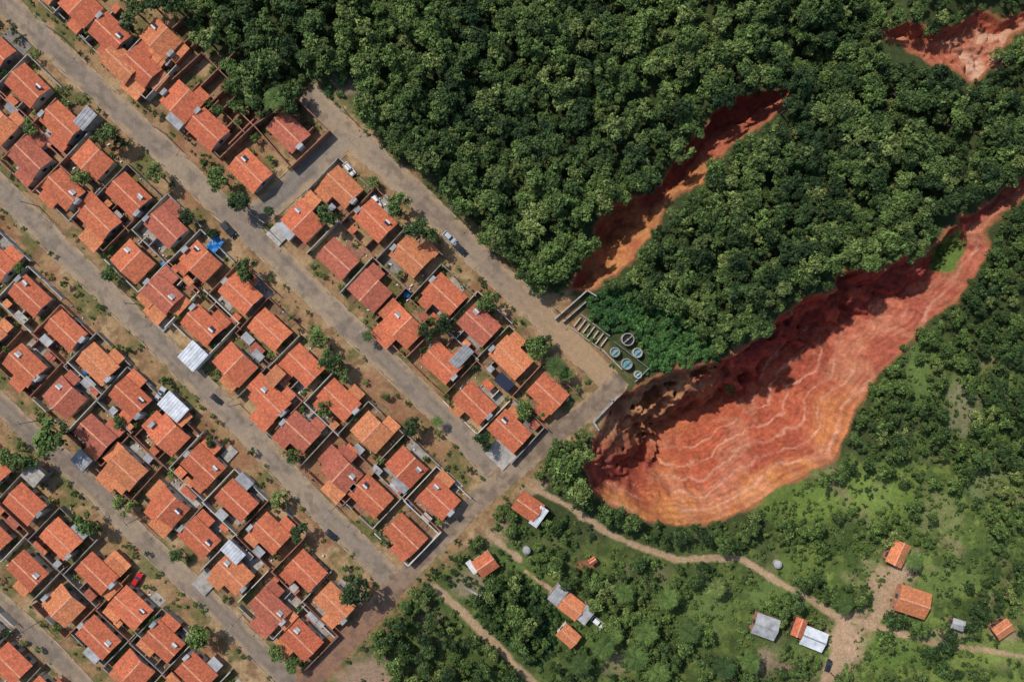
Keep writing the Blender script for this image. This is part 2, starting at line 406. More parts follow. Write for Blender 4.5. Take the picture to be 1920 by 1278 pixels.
# ---------------------------------------------------------------- roads and kerbs
def resample(pts, st):
    P = np.array(pts, float); d = np.hypot(*np.diff(P, axis=0).T); L = np.concatenate([[0], np.cumsum(d)])
    t = np.arange(0, L[-1], st)
    x = np.interp(t, L, P[:, 0]); y = np.interp(t, L, P[:, 1])
    k = 9; ker = np.ones(k)/k
    xp = np.pad(x, k//2, mode='reflect', reflect_type='odd'); yp = np.pad(y, k//2, mode='reflect', reflect_type='odd')
    return np.convolve(xp, ker, 'valid'), np.convolve(yp, ker, 'valid')
RC = {'A': (.265,.20,.145), 'B': (.245,.19,.143), 'C': (.25,.195,.148), 'D': (.225,.175,.132), 'E': (.225,.175,.132), 'P': (.245,.175,.12), 'X': (.205,.175,.145)}
zi = 0
for k, (pts, w) in ROADS.items():
    x, y = resample(pts, 3.0)
    tx = np.gradient(x); ty = np.gradient(y); l = np.hypot(tx, ty); nx_, ny_ = -ty/l, tx/l
    off = np.linspace(-.5, .5, 17)
    A = x[:, None]+nx_[:, None]*off[None]*w; B = y[:, None]+ny_[:, None]*off[None]*w
    edge = (np.abs(off) > .49)[None]*1.0
    j = (fbm(A, B, 14, 3, 91)-.5)*9*edge
    A = A+nx_[:, None]*j*np.sign(off)[None]; B = B+ny_[:, None]*j*np.sign(off)[None]
    a1 = fbm(A, B, 26, 4, 92); a2 = fbm(A, B, 90, 3, 93)
    c = np.zeros(A.shape+(3,))+np.array(RC[k])
    c = lerp(c, (.35,.24,.14), sm(.30, .5, np.abs(off)[None]+(a1-.5)*.5)*.9)
    c = lerp(c, (.16,.13,.10), np.exp(-((np.abs(off)[None]-.2)/.07)**2)*sm(.35, .65, a1)*.6)
    c = lerp(c, (.34,.255,.17), sm(.48, .68, a2)*.6)
    c = lerp(c, (.14,.11,.085), sm(.56, .68, fbm(A, B, 18, 3, 96))*.5)
    if k == 'A': c = lerp(c, (.35,.23,.13), sm(900, 1080, A)*.9)
    if k == 'P': c = lerp(c, (.24,.115,.07), sm(1060, 1180, B)*.75)
    if k == 'P': c = lerp(c, (.13,.095,.07), sm(.48, .65, fbm(A, B, 12, 3, 95))*.6)
    zi += 1
    gridmesh('street', (A-960)*S, (639-B)*S, np.zeros(A.shape)+.012+.006*zi, c, MT_ROAD)
    if k == 'P': continue
    mb = MB()
    for sgn in (-1, 1):
        ax = x+nx_*sgn*(w/2+1); ay = y+ny_*sgn*(w/2+1)
        ok = np.ones(len(ax), bool)
        for k2, (p2, w2) in ROADS.items():
            if k2 != k: ok &= pdist(ax, ay, p2) > w2/2+6
        if k == 'A': ok &= ax < 1040
        for i in range(0, len(ax)-2, 2):
            if not (ok[i] and ok[i+2]) or random.random() < .18: continue
            vs = []
            for q in (i, i+2):
                for o, z in ((-1,0),(-1,.14),(1,.14),(1,0)):
                    vs.append(((ax[q]+nx_[q]*o*.8-960)*S, (639-ay[q]-ny_[q]*o*.8)*S, z))
            mb.add(vs, [(1,5,6,2),(0,4,5,1),(2,6,7,3),(0,1,2,3),(7,6,5,4)], MT_KERB)
    mb.obj('kerb')

# ---------------------------------------------------------------- houses
ANG = math.radians(-43.6)
occupied = []
def windows(mb, L, Wd, cx=0, cy=0):
    for sx in (-1, 1):
        mb.box(cx+sx*L*.27, cy+Wd/2+.03, 1.0, 2.0, 1.2, .08, MT_GLASS)
        mb.box(cx+sx*L*.27, cy-Wd/2-.03, 1.0, 2.0, 1.0, .08, MT_GLASS)
        mb.box(cx+sx*(L/2+.03), cy, 1.0, 2.0, .08, 1.0, MT_GLASS)
def tank(mb, x, y, z, r=.55, mat=None):
    mat = mat or MT_BLUE
    mb.cyl(x, y, z, z+.7, r*.85, r, mat, 14); mb.cyl(x, y, z+.7, z+.86, r*1.06, r*.35, mat, 14)
def house(px, py, side, big=0, tile=None, lot=True, plain=False):
    x, y = W(px, py, 3); rot = ANG+(0 if side > 0 else math.pi)
    rot += random.uniform(-.02, .02)
    e = empty('brick_house', (x, y, 0), rot)
    rr = random.random()
    tile = tile or (MT_TILE2 if rr < .10 else MT_TILE3 if rr < .2 else MT_TILE)
    L = random.uniform(7.9, 8.8); Wd = random.uniform(6.0, 6.8)
    wm = random.choice([MT_WALLP, MT_WALLP, MT_PLAST])
    rise = random.uniform(.85, 1.05)
    ax = 'x' if random.random() < .8 else 'y'
    mb = MB(); mb.box(0, 0, 0, 2.72, L-.9, Wd-.9, wm)
    if ax == 'x':
        for sx in (-1, 1):
            X0 = sx*(L-.9)/2
            mb.add([(X0,-(Wd-.9)/2,2.72),(X0,(Wd-.9)/2,2.72),(X0,0,2.72+rise*.85)], [(0,1,2)], wm)
    else:
        for sy in (-1, 1):
            Y0 = sy*(Wd-.9)/2
            mb.add([(-(L-.9)/2,Y0,2.72),((L-.9)/2,Y0,2.72),(0,Y0,2.72+rise*.85)], [(0,1,2)], wm)
    mb.obj('walls', e)
    mb = MB()
    if ax == 'x': mb.gable(0, 0, L, Wd, 2.75, rise, tile)
    else: mb.gable(0, 0, Wd, L, 2.75, rise, tile, 'y')
    mb.obj('roof', e)
    mb = MB()
    if ax == 'x': mb.gable(0, 0, L+.04, .36, 2.75+rise-.02, .08, MT_RIDGE, th=.1)
    else: mb.gable(0, 0, Wd+.04, .36, 2.75+rise-.02, .08, MT_RIDGE, 'y', th=.1)
    mb.obj('ridge_cap', e)
    mb = MB(); windows(mb, L-.9, Wd-.9); mb.box(.3, (Wd-.9)/2+.04, 0.04, 2.1, .9, .09, MT_WOOD); mb.obj('door_and_windows', e)
    exts = []
    r = random.random()
    if plain: r = 1
    if r < .5: exts.append((random.choice([-1,1])*L*random.uniform(.16,.26), Wd/2+.8, L*random.uniform(.38,.56), random.uniform(2.2,3.0), 2.62, 2.3, 'f'))
    if .35 < r < .8: exts.append((random.choice([-1,1])*L*.25, -Wd/2-.8, L*random.uniform(.35,.55), 2.5, 2.3, 2.62, 'b'))
    if big:
        exts.append((random.choice([-1,1])*L*.2, Wd/2+1.5, L*.62, 3.9, 2.58, 2.1, 'f'))
        exts.append((random.choice([-1,1])*(L/2+.7), -.6, 2.6, Wd*.8, 2.5, 2.35, 's'))
    for k, (cx, cy, l, w_, z0, z1, t) in enumerate(exts):
        m = random.choice([tile, tile, tile, MT_TILE2, MT_GREYR])
        if big: m = random.choice([tile, MT_TILE2])
        q = MB(); zz = -.07*(k+1)
        q.shed(cx, cy, l, w_, z0+zz, z1+zz, m); q.obj('porch_roof', e)
        q = MB(); q.box(cx, cy, 0, min(z0, z1)-.25+zz, l-.5, w_-.5, random.choice([wm, MT_BRICK])); q.obj('porch_walls', e)
    if random.random() < .4:
        q = MB(); sx = random.choice([-1, 1])*L*.3; sy = (Wd*.22)*(1 if side > 0 else -1)
        zz = 2.75+rise*(1-abs(sy)/(Wd/2)) if ax == 'x' else 2.75+rise*(1-abs(sx)/(L/2))
        q.shed(sx, sy, 1.25, .7, zz+.12, zz+.36, random.choice([MT_PANEL, MT_GREYR, MT_GREYR]), .07)
        q.tube((sx-.65, sy+.5, zz+.42), (sx+.65, sy+.5, zz+.42), .24, .24, MT_WHITE, 10)
        q.box(sx, sy+.48, zz-.3, zz+.3, .7, .1, MT_WHITE); q.obj('solar_water_heater', e)
    if random.random() < .5:
        q = MB(); sx = random.choice([-1, 1])*(L/2+.2); sy = random.uniform(-.3, .3)*Wd
        q.box(sx, sy, 0, 3.5, .8, 1.5, random.choice([MT_WHITE, MT_CONC, MT_WALLP]))
        q.box(sx, sy, 3.5, 3.62, .95, 1.7, MT_GREYR); q.obj('tank_tower', e)
    if random.random() < .04:
        q = MB(); tank(q, random.uniform(-3,3), -Wd/2-1.1, 0.05, .6); q.obj('water_tank', e)
    if lot:
        for _ in range(random.choice([1, 2, 2, 3])):
            q = MB(); m = random.choice([MT_SOIL, MT_SOIL, MT_CONC, MT_PLAST, MT_BRICK])
            l = random.uniform(2.4, 7.5); w_ = random.uniform(1.6, 3.6)
            zt = random.uniform(.04, .12)
            q.box(random.uniform(-1, 1)*(10-l)/2, random.choice([-1,-1,1])*(Wd/2+w_/2-.7), -.02, zt, l, w_, m); q.obj('yard_paving', e)
        for _ in range(random.choice([0, 1, 1, 2])):
            q = MB(); l = random.uniform(1.4, 3.2); w_ = random.uniform(1.3, 2.0); cx = random.uniform(-3.6, 3.6); cy = -6.1+w_/2+.15
            zt = random.uniform(1.85, 2.1)
            q.shed(cx, cy, l, w_, zt+.2, zt, random.choice([MT_GREYR, MT_GREYR, MT_TILE2, MT_TILE3, MT_CONC, MT_TILE]))
            q.box(cx, cy, 0, zt-.1, l-.3, w_-.3, MT_BRICK); q.obj('yard_shed', e)
        q = MB()
        for _ in range(random.randint(10, 30)):
            cx = random.uniform(-4.8, 4.8); cy = random.choice([-5.3, -4.5, Wd/2+1.2])+random.uniform(-.8, .8)
            if random.random() < .3: cx, cy = random.choice([-4.9, 4.9])+random.uniform(-.3, .3), random.uniform(-4, 4)
            s_ = random.uniform(.12, .42)
            q.box(cx, cy, 0, s_, s_*random.uniform(1, 3), s_, random.choice([MT_BRICK, MT_WHITE, MT_CONC, MT_SOIL, MT_BRICK, MT_WOOD]), random.uniform(0, 3), .7)
        q.obj('yard_clutter', e)
        q = MB(); wmat = random.choice([MT_BRICK, MT_BRICK, MT_PLAST, MT_CONC, MT_WALLP])
        hh = random.uniform(1.8, 2.3); pu = 5.5; bk = 6.1; fr = random.uniform(4.2, 5.8)
        if random.random() < .12: fr = 3.2
        q.box(-pu, (fr-bk)/2, 0, hh, .2, fr+bk-.2, wmat)
        if side > 0 or random.random() < .3: q.box(0, -bk, 0, hh+.07, 2*pu+.3, .22, random.choice([wmat, MT_BRICK]))
        if random.random() < .72:
            q.box(-pu/2-.7, fr, 0, hh-.1, pu-1.4, .2, wmat); q.box(pu/2+.6, fr, 0, hh-.1, pu-1.3, .2, wmat)
            q.box(0, fr, 0, hh-.3, 2.3, .06, random.choice([MT_WHITE, MT_GREYR, MT_WOOD]))
        if random.random() < .5: q.box(random.uniform(-2.5,2.5), -bk+1.4, 0, hh-.2, .18, 2.5, wmat)
        q.obj('boundary_wall', None, (x, y, 0), rot)
    occupied.append((px, py, 40 if not big else 50))

def row(lst, side, pre=1):
    p0, p1 = lst[0], lst[1]
    dx, dy = p1[0]-p0[0], p1[1]-p0[1]
    full = [(p0[0]-dx*i, p0[1]-dy*i, 0) for i in range(pre, 0, -1)]+[(p+(0,))[:3] for p in lst]
    for a, b, c in full: house(a, b, side, c)
row([(640,350),(703,413),(770,480),(833,553),(898,608),(958,670),(1027,737)], 1, 0)
row([(567,415),(633,485),(693,545),(755,612,1),(828,680),(890,755,0),(955,808)], -1, 0)
row([(50,160),(115,230),(172,300),(240,365),(310,425),(375,490),(450,550),(505,618),(567,685),(635,750),(697,810),(762,875),(823,935)], 1, 2)
row([(55,295),(118,355),(185,410,1),(248,490),(303,550,1),(378,610),(440,683),(505,750,1),(560,810),(640,885,1),(695,930),(760,1003)], -1, 2)
row([(55,555),(122,620),(182,682),(243,745),(315,815,1),(380,873),(443,938),(505,1000),(573,1070),(627,1130)], 1, 2)
row([(45,685),(120,745),(178,815),(235,880,1),(315,950,1),(372,1008),(435,1075),(505,1140,1),(565,1200)], -1, 2)
row([(45,945),(113,1010),(180,1075,1),(243,1140),(305,1203),(367,1262),(430,1325)], 1, 2)
row([(50,1070),(118,1135),(183,1195),(250,1255),(315,1320)], -1, 2)
row([(18,1245),(80,1310)], 1, 1)
row([(150,10),(205,62),(262,125,1),(340,190)], -1, 1)
house(388, 242, -1, 0, MT_TILE, False, True)
house(468, 320, -1, 0, MT_TILE, False, True)
house(300, 72, -1, 1, MT_TILE2, False)
house(225, 118, -1, 0, MT_TILE2, False)

def wallpoly(name, pts, h, mat, th=.2, closed=False):
    P = [W(*p) for p in pts]
    if closed: P.append(P[0])
    q = MB()
    for i, ((ax, ay), (bx, by)) in enumerate(zip(P[:-1], P[1:])):
        L = math.hypot(bx-ax, by-ay); a = math.atan2(by-ay, bx-ax)
        q.box((ax+bx)/2, (ay+by)/2, 0, h+.03*(i % 3), L+(.2 if i % 2 else 0), th, mat, a)
    return q.obj(name)
house(540, 246, -1, 0, MT_TILE3, False, True)
wallpoly('unfinished_brick_wall', [(482,240),(550,318),(622,250),(560,190)], 2.4, MT_BRICK, .25, closed=True)
wallpoly('unfinished_brick_wall', [(505,222),(528,200)], 2.4, MT_BRICK)
wallpoly('unfinished_brick_wall', [(545,290),(592,243)], 2.2, MT_BRICK)
wallpoly('unfinished_brick_wall', [(405,285),(420,300),(500,222),(455,180),(420,215)], 2.4, MT_BRICK, .25)
wallpoly('unfinished_brick_wall', [(440,200),(483,242)], 2.3, MT_BRICK, .25)
wallpoly('unfinished_brick_wall', [(425,215),(468,256)], 2.3, MT_BRICK, .25)
wallpoly('unfinished_brick_wall', [(425,250),(470,205)], 2.1, MT_BRICK, .25)
wallpoly('unfinished_brick_wall', [(435,275),(482,228)], 2.2, MT_BRICK, .25)
wallpoly('unfinished_brick_wall', [(330,155),(385,105),(440,160),(395,205)], 2.1, MT_BRICK, .25)
wallpoly('unfinished_brick_wall', [(365,185),(455,95)], 2.1, MT_BRICK, .25)
wallpoly('unfinished_brick_wall', [(300,135),(365,75)], 2.1, MT_BRICK, .25)
wallpoly('unfinished_brick_wall', [(330,60),(375,20),(410,50),(365,95)], 2.1, MT_BRICK, .25)
wallpoly('boundary_wall', [(500,420),(470,400)], 1.8, MT_PLAST)

def annex(name, px, py, l, w_, mat, ang=ANG, h=2.9, rise=.35, corr=True, walls=None):
    x, y = W(px, py, h); e = empty(name, (x, y, 0), ang)
    z, *_ = terrain(np.array([px*1.0]), np.array([py*1.0])); e.location.z = float(z[0])
    q = MB(); q.box(0, 0, -.3, h-.15, l-.4, w_-.4, walls or MT_PLAST); q.obj('walls', e)
    q = MB(); q.shed(0, 0, l, w_, h, h+rise, mat)
    if corr:
        n = int(l/.7)
        for i in range(n):
            xx = -l/2+.35+i*(l-.7)/max(n-1, 1)
            q.shed(xx, 0, .16, w_+.04, h+.06, h+rise+.06, mat, .05)
    q.obj('roof', e)
    q = MB(); q.box(0, (w_-.4)/2+.03, .04, 2.1, .9, .08, MT_WOOD); q.box(l*.3, (w_-.4)/2+.03, 1, 1.9, .9, .08, MT_GLASS)
    if h > 2: q.obj('door_and_window', e)
    occupied.append((px, py, max(l, w_)/S*.6))
annex('metal_roofed_annex', 362, 667, 5.0, 5.4, MT_METAL, walls=MT_WHITE)
annex('metal_roofed_annex', 325, 762, 6.3, 4.4, MT_METAL)
annex('concrete_slab', 386, 1090, 4.2, 5.4, MT_CONC, corr=False, h=.5, rise=.05)
annex('metal_roofed_annex', 437, 1034, 5.2, 3.4, MT_METAL, h=3.4)
annex('metal_roofed_annex', 865, 668, 2.8, 5.6, MT_GREYR, h=3.3)
annex('metal_roofed_annex', 160, 222, 3.2, 5.0, MT_GREYR, h=3.3)
annex('metal_roofed_annex', 153, 862, 4.0, 3.6, MT_GREYR)
annex('concrete_slab', 523, 437, 4.2, 4.6, MT_CONC, corr=False, h=.5, rise=.05)
annex('metal_roofed_annex', 945, 716, 4.2, 2.6, MT_PANEL, h=3.4)
annex('concrete_slab', 430, 850, 2.4, 3.4, MT_CONC, h=.4, rise=.02, corr=False)
annex('metal_roofed_annex', 62, 890, 4.2, 4.2, MT_PLAST, h=3.6, corr=False)
annex('concrete_slab', 938, 852, 6.0, 4.6, MT_CONC, corr=False, h=.35, rise=.02)
annex('concrete_slab', 305, 605, 3.2, 3.2, MT_CONC, corr=False, h=.6, rise=.02)
annex('tile_roofed_annex', 582, 378, 3.6, 4.0, MT_TILE2, corr=False, h=2.5)
annex('tile_roofed_annex', 515, 705, 3.2, 4.6, MT_TILE2, corr=False, h=3.9)

def rural(name, px, py, l, w_, ang, mat, h=2.6, rise=1.0, ax='x'):
    x, y = W(px, py, 3); e = empty(name, (x, y, 0), math.radians(ang))
    z, *_ = terrain(np.array([px*1.0]), np.array([py*1.0])); e.location.z = float(z[0])
    q = MB(); q.box(0, 0, -.6, h-.03, l-.8, w_-.8, random.choice([MT_WALLP, MT_BRICK]))
    for sx in (-1, 1):
        q.add([(sx*(l-.8)/2,-(w_-.8)/2,h-.03),(sx*(l-.8)/2,(w_-.8)/2,h-.03),(sx*(l-.8)/2,0,h+rise*.8)], [(0,1,2)], MT_BRICK)
    q.obj('walls', e)
    q = MB(); q.gable(0, 0, l, w_, h, rise, mat); q.obj('roof', e)
    q = MB(); q.gable(0, 0, l+.04, .36, h+rise-.02, .08, MT_RIDGE if mat in (MT_TILE, MT_TILE2) else MT_GREYR, th=.08); q.obj('ridge_cap', e)
    q = MB(); windows(q, l-.8, w_-.8); q.box(.2, (w_-.8)/2+.04, 0, 2.1, .9, .08, MT_WOOD); q.obj('door_and_windows', e)
    occupied.append((px, py, max(l, w_)/S*.62)); return e
rural('farm_house', 990, 950, 6.2, 5.0, -35, MT_TILE, rise=.7)
annex('metal_roofed_annex', 1010, 968, 2.2, 5.0, MT_METAL, math.radians(-35), 2.7)
rural('farm_house', 910, 1058, 4.8, 4.6, 35, MT_TILE, rise=.7)
annex('metal_roofed_annex', 885, 1062, 1.4, 3.4, MT_WHITE, math.radians(35), 2.1)
rural('farm_house', 1072, 1137, 5.4, 4.6, -38, MT_TILE2, rise=.7)
annex('metal_roofed_annex', 1046, 1114, 2.8, 4.4, MT_GREYR, math.radians(-38), 2.7)
annex('metal_roofed_annex', 1098, 1152, 2.6, 4.2, MT_GREYR, math.radians(-38), 2.7)
rural('farm_house', 1066, 1191, 4.8, 3.8, -42, MT_TILE2, rise=.5)
rural('farm_house', 1682, 1036, 5.6, 4.0, 65, MT_TILE2, rise=.7)
rural('farm_house', 1709, 1126, 7.4, 6.2, -18, MT_TILE2, rise=.9)
rural('farm_shed', 1432, 1170, 5.6, 5.0, -20, MT_GREYR, rise=.7)
rural('farm_house', 1497, 1174, 4.4, 2.8, 70, MT_TILE, rise=.5)
rural('farm_shed', 1526, 1197, 5.6, 4.6, -22, MT_METAL, rise=.5)
rural('farm_shed', 1796, 1170, 3.0, 2.4, -18, MT_GREYR, rise=.4)
rural('farm_house', 1886, 1182, 4.4, 3.4, 35, MT_TILE2, rise=.4)
rural('farm_shed', 1113, 1056, 1.8, 1.5, 35, MT_TILE, h=1.8, rise=.3)

# ---------------------------------------------------------------- sewage works
def roundtank(px, py, r, water=True):
    x, y = W(px, py, 1.2); q = MB(); n = 24; z1 = 1.6
    for (ra, rb) in ((r, r-.2),):
        vs = []
        for i in range(n):
            c, s_ = math.cos(2*math.pi*i/n), math.sin(2*math.pi*i/n)
            vs += [(ra*c, ra*s_, 0), (ra*c, ra*s_, z1), (rb*c, rb*s_, z1), (rb*c, rb*s_, .3)]
        fs = []
        for i in range(n):
            a = i*4; b = ((i+1) % n)*4
            fs += [(a, b, b+1, a+1), (a+1, b+1, b+2, a+2), (a+2, b+2, b+3, a+3)]
        q.add(vs, fs, MT_CONC)
    q.cyl(0, 0, .1, 1.15, r-.2, r-.2, MT_WATER if water else MT_TYRE, n)
    q.box(0, 0, 1.62, 1.7, 2*r, .18, MT_CONC, .7); q.cyl(0, 0, 1.0, 1.75, .2, .2, MT_CONC, 10)
    q.obj('sewage_treatment_tank', None, (x, y, 0)); occupied.append((px, py, 15))
for p in [(1177,636,1.5,False),(1153,660,1.15,True),(1195,661,1.15,True),(1175,682,1.3,True),(1196,702,.9,True)]: roundtank(*p)
q = MB()
for i in range(7):
    d = -3.9+i*1.3
    q.box(d, 0, 0, .8, .2, 2.6+(.5 if i % 2 else 0), MT_WALLP)
q.box(0, -1.9, 0, .7, 8.4, .2, MT_CONC); q.box(0, 1.9, 0, .7, 8.4, .2, MT_CONC)
x, y = W(1107, 622); q.obj('concrete_drying_bed', None, (x, y, 0), ANG+.12)
wallpoly('concrete_retaining_wall', [(1040,598),(1100,545)], 1.4, MT_CONC, .3)
wallpoly('concrete_retaining_wall', [(1055,604),(1098,566)], 1.2, MT_CONC, .25)
wallpoly('concrete_retaining_wall', [(1100,545),(1118,556)], 1.4, MT_CONC, .3)
wallpoly('concrete_retaining_wall', [(1128,655),(1165,692)], 1.2, MT_CONC, .25)
wallpoly('concrete_retaining_wall', [(1158,742),(1112,790),(1122,805)], 1.2, MT_CONC, .4)
wallpoly('concrete_retaining_wall', [(1150,752),(1140,745)], 1.2, MT_CONC, .4)
wallpoly('fence', [(1150,640),(1215,690),(1190,715)], 1.3, MT_GREYR, .08)
wallpoly('cattle_trough', [(872,1098),(898,1115)], .6, MT_CONC, .6)
wallpoly('cattle_trough', [(885,1128),(906,1108)], .6, MT_CONC, .5)
for px, py in [(987,1031),(1458,1057)]:
    q = MB(); q.cyl(0,0,0,1.3,.85,.85,MT_CONC,18); q.cyl(0,0,1.3,1.5,.95,.5,MT_GREYR,18)
    q.obj('water_cistern', None, (*W(px, py, 1), 0)); occupied.append((px, py, 14))

# ---------------------------------------------------------------- vehicles
def carpaint(n, c): return M(n, c, .3, .05, 1)
CP = {'white': carpaint('white_car_paint', (.75,.75,.75)), 'black': carpaint('black_car_paint', (.025,.028,.035)),
      'silver': carpaint('silver_car_paint', (.45,.47,.5)), 'red': carpaint('red_car_paint', (.5,.02,.02))}
def car(px, py, ang, colr, k=.85):
    m = CP[colr]; q = MB()
    prof = [(-2.05,.35),(-2.08,.75),(-1.95,.92),(-1.0,1.0),(.75,1.0),(1.75,.88),(2.05,.7),(2.05,.35)]
    vs = []; n = len(prof)
    for yy, sx in ((-.84, 1), (-.76, .985), (.76, .985), (.84, 1)):
        for a, b in prof:
            up = .08 if abs(yy) < .8 else -.02
            vs.append((a*sx, yy, b+(up if b > .6 else 0)))
    fs = []
    for r in range(3):
        for i in range(n):
            j = (i+1) % n; fs.append((r*n+i, r*n+j, (r+1)*n+j, (r+1)*n+i))
    fs += [tuple(range(n)), tuple(range(4*n-1, 3*n-1, -1))]
    q.add(vs, fs, m)
    def ring(z, a, b, w_): return [(a,-w_,z),(b,-w_,z),(b,w_,z),(a,w_,z)]
    q.add(ring(1.05,-1.85,.95,.74)+ring(1.42,-1.35,.28,.6), [(0,1,5,4),(1,2,6,5),(2,3,7,6),(3,0,4,7)], MT_GLASS)
    q.add(ring(1.42,-1.38,.3,.61)+ring(1.48,-1.25,.15,.54), [(0,1,5,4),(1,2,6,5),(2,3,7,6),(3,0,4,7),(4,5,6,7)], m)
    for a in (-1.25, 1.3):
        for b in (-.86, .7): q.tube((a, b, .32), (a, b+.16, .32), .32, .32, MT_TYRE, 14)
    for b in (-.6, .6):
        q.box(2.04, b, .62, .78, .06, .3, MT_WHITE); q.box(-2.06, b, .65, .8, .06, .28, CP['red'])
        q.box(.65, b*1.52, 1.02, 1.15, .2, .16, m)
    o = q.obj('parked_car', None, (*W(px, py, .7), .05), math.radians(ang)); o.scale = (k, k, k); occupied.append((px, py, 20))
for c in [(428,430,-48,'black',1),(843,445,-43,'silver'),(862,466,-43,'black'),(705,377,-60,'white'),(655,317,-50,'white'),(405,748,-40,'black',.7),
          (621,1003,-40,'black',.75),(301,738,60,'silver'),(257,1086,60,'red'),(1553,1246,70,'black'),(1121,1166,-40,'white')]: car(*c)
def pole(px, py, a):
    q = MB(); q.cyl(0,0,0,7.0,.13,.08,MT_CONC,10); q.box(0,0,6.5,6.6,1.5,.1,MT_WOOD)
    for i in (-.6, 0, .6): q.cyl(i,0,6.6,6.76,.05,.05,MT_WHITE,8)
    q.tube((0,0,6.0),(0,1.4,6.4),.035,.035,MT_GREYR); q.box(0,1.6,6.34,6.44,.16,.45,MT_GREYR)
    q.obj('utility_pole', None, (*W(px, py), 0), a)
for k in 'ABCDE':
    x, y = resample(ROADS[k][0], 3); tx, ty = np.gradient(x), np.gradient(y)
    for i in range(30, len(x)-15, 88):
        l = math.hypot(tx[i], ty[i]); pole(x[i]-(-ty[i]/l)*27, y[i]-(tx[i]/l)*27, ANG+math.pi)

# ---------------------------------------------------------------- vegetation
def leafmat(name, dark, light, pale, ps=.8):
    m, nt, b = newmat(name)
    at = nt.nodes.new('ShaderNodeAttribute'); at.attribute_name = 'Col'
    pos = nt.nodes.new('ShaderNodeNewGeometry').outputs['Position']
    oi = nt.nodes.new('ShaderNodeObjectInfo').outputs['Random']
    nz = noise_n(nt, pos, .04, 3, .6)
    f = math_n(nt, 'ADD', math_n(nt, 'MULTIPLY', math_n(nt, 'POWER', oi, 1.4), .85), maprange(nt, nz, .35, .65, -.32, .6))
    c = mixc(nt, f, dark, light)
    r2 = math_n(nt, 'FRACT', math_n(nt, 'MULTIPLY', oi, 23.7))
    c = mixc(nt, maprange(nt, r2, ps, 1, 0, .9), c, pale)
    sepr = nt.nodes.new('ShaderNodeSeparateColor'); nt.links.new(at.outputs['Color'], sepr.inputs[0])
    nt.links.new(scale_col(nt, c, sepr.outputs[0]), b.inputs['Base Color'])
    b.inputs['Roughness'].default_value = .65; b.inputs['Specular IOR Level'].default_value = .15
    return m
ML_F = leafmat('forest_leaf', (.027,.052,.018), (.11,.17,.042), (.19,.235,.068), .72)
ML_S = leafmat('scrub_leaf', (.035,.066,.02), (.11,.17,.04), (.18,.215,.062))
ML_K = leafmat('creeper_leaf', (.035,.09,.027), (.07,.16,.04), (.10,.19,.048))
ML_C = leafmat('crop_leaf', (.020,.055,.018), (.035,.085,.022), (.045,.10,.025))

def crown_mesh(name, seed, R, zc, nl, nleaf, ls, mat, dome=.55, trunk=True):
    r = np.random.default_rng(seed); q = MB(); cols = []
    stretch = r.uniform(.8, 1.2)
    lobes = []
    for i in range(nl):
        a = r.uniform(0, 2*math.pi); rr = R*.78*math.sqrt((i+.3)/nl)*r.uniform(.75, 1.15)
        z = zc+dome*R*(1-(rr/R)**2)+r.uniform(-.25, .25)*R
        lobes.append((rr*math.cos(a)*stretch, rr*math.sin(a)/stretch, z, R*r.uniform(.18, .38), r.uniform(.6, 1.4)))
    if trunk:
        q.cyl(0, 0, -1.2, zc*.7, R*.09, R*.05, MT_BARK, 7)
        for lb in lobes[::2]: q.tube((0, 0, zc*.55), (lb[0]*.9, lb[1]*.9, lb[2]-lb[3]*.3), R*.04, R*.015, MT_BARK, 5)
    cols += [1.0]*len(q.v)
    k = q.mi(mat)
    for (cx, cy, cz, lr, br) in lobes:
        o = len(q.v); nn = 6
        for j in range(3):
            ph = (-.5+.5*j)*1.0
            for i in range(nn):
                t = 2*math.pi*i/nn
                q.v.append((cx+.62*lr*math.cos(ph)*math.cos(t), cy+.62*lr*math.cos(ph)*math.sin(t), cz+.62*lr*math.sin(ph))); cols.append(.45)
        for j in range(2):
            for i in range(nn):
                q.f.append([o+j*nn+i, o+j*nn+(i+1) % nn, o+(j+1)*nn+(i+1) % nn, o+(j+1)*nn+i]); q.m.append(k)
        q.f.append([o+2*nn+i for i in range(nn)]); q.m.append(k)
        for _ in range(nleaf):
            d = r.normal(size=3); d /= np.linalg.norm(d)
            if d[2] < -.35: d[2] = -d[2]
            p = np.array((cx, cy, cz))+d*lr*r.uniform(.7, 1.22)*np.array((1, 1, .85))
            nrm = d+r.normal(size=3)*.5+np.array((0, 0, .35)); nrm /= np.linalg.norm(nrm)
            u = np.cross(nrm, r.normal(size=3)); u /= np.linalg.norm(u)+1e-9; w = np.cross(nrm, u)
            s = ls*r.uniform(.55, 1.35); o = len(q.v)
            for a, b in ((-1, 0), (0, -.62), (1, 0), (0, .62)): q.v.append(tuple(p+u*a*s+w*b*s))
            q.f.append([o, o+1, o+2, o+3]); q.m.append(k)
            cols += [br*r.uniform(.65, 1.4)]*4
    me = bpy.data.meshes.new(name); me.from_pydata(q.v, [], q.f)
    for m in q.mats: me.materials.append(m)
    me.polygons.foreach_set('material_index', q.m); me.update()
    setcol(me, np.repeat(np.array(cols)[:, None], 3, 1))
    return me
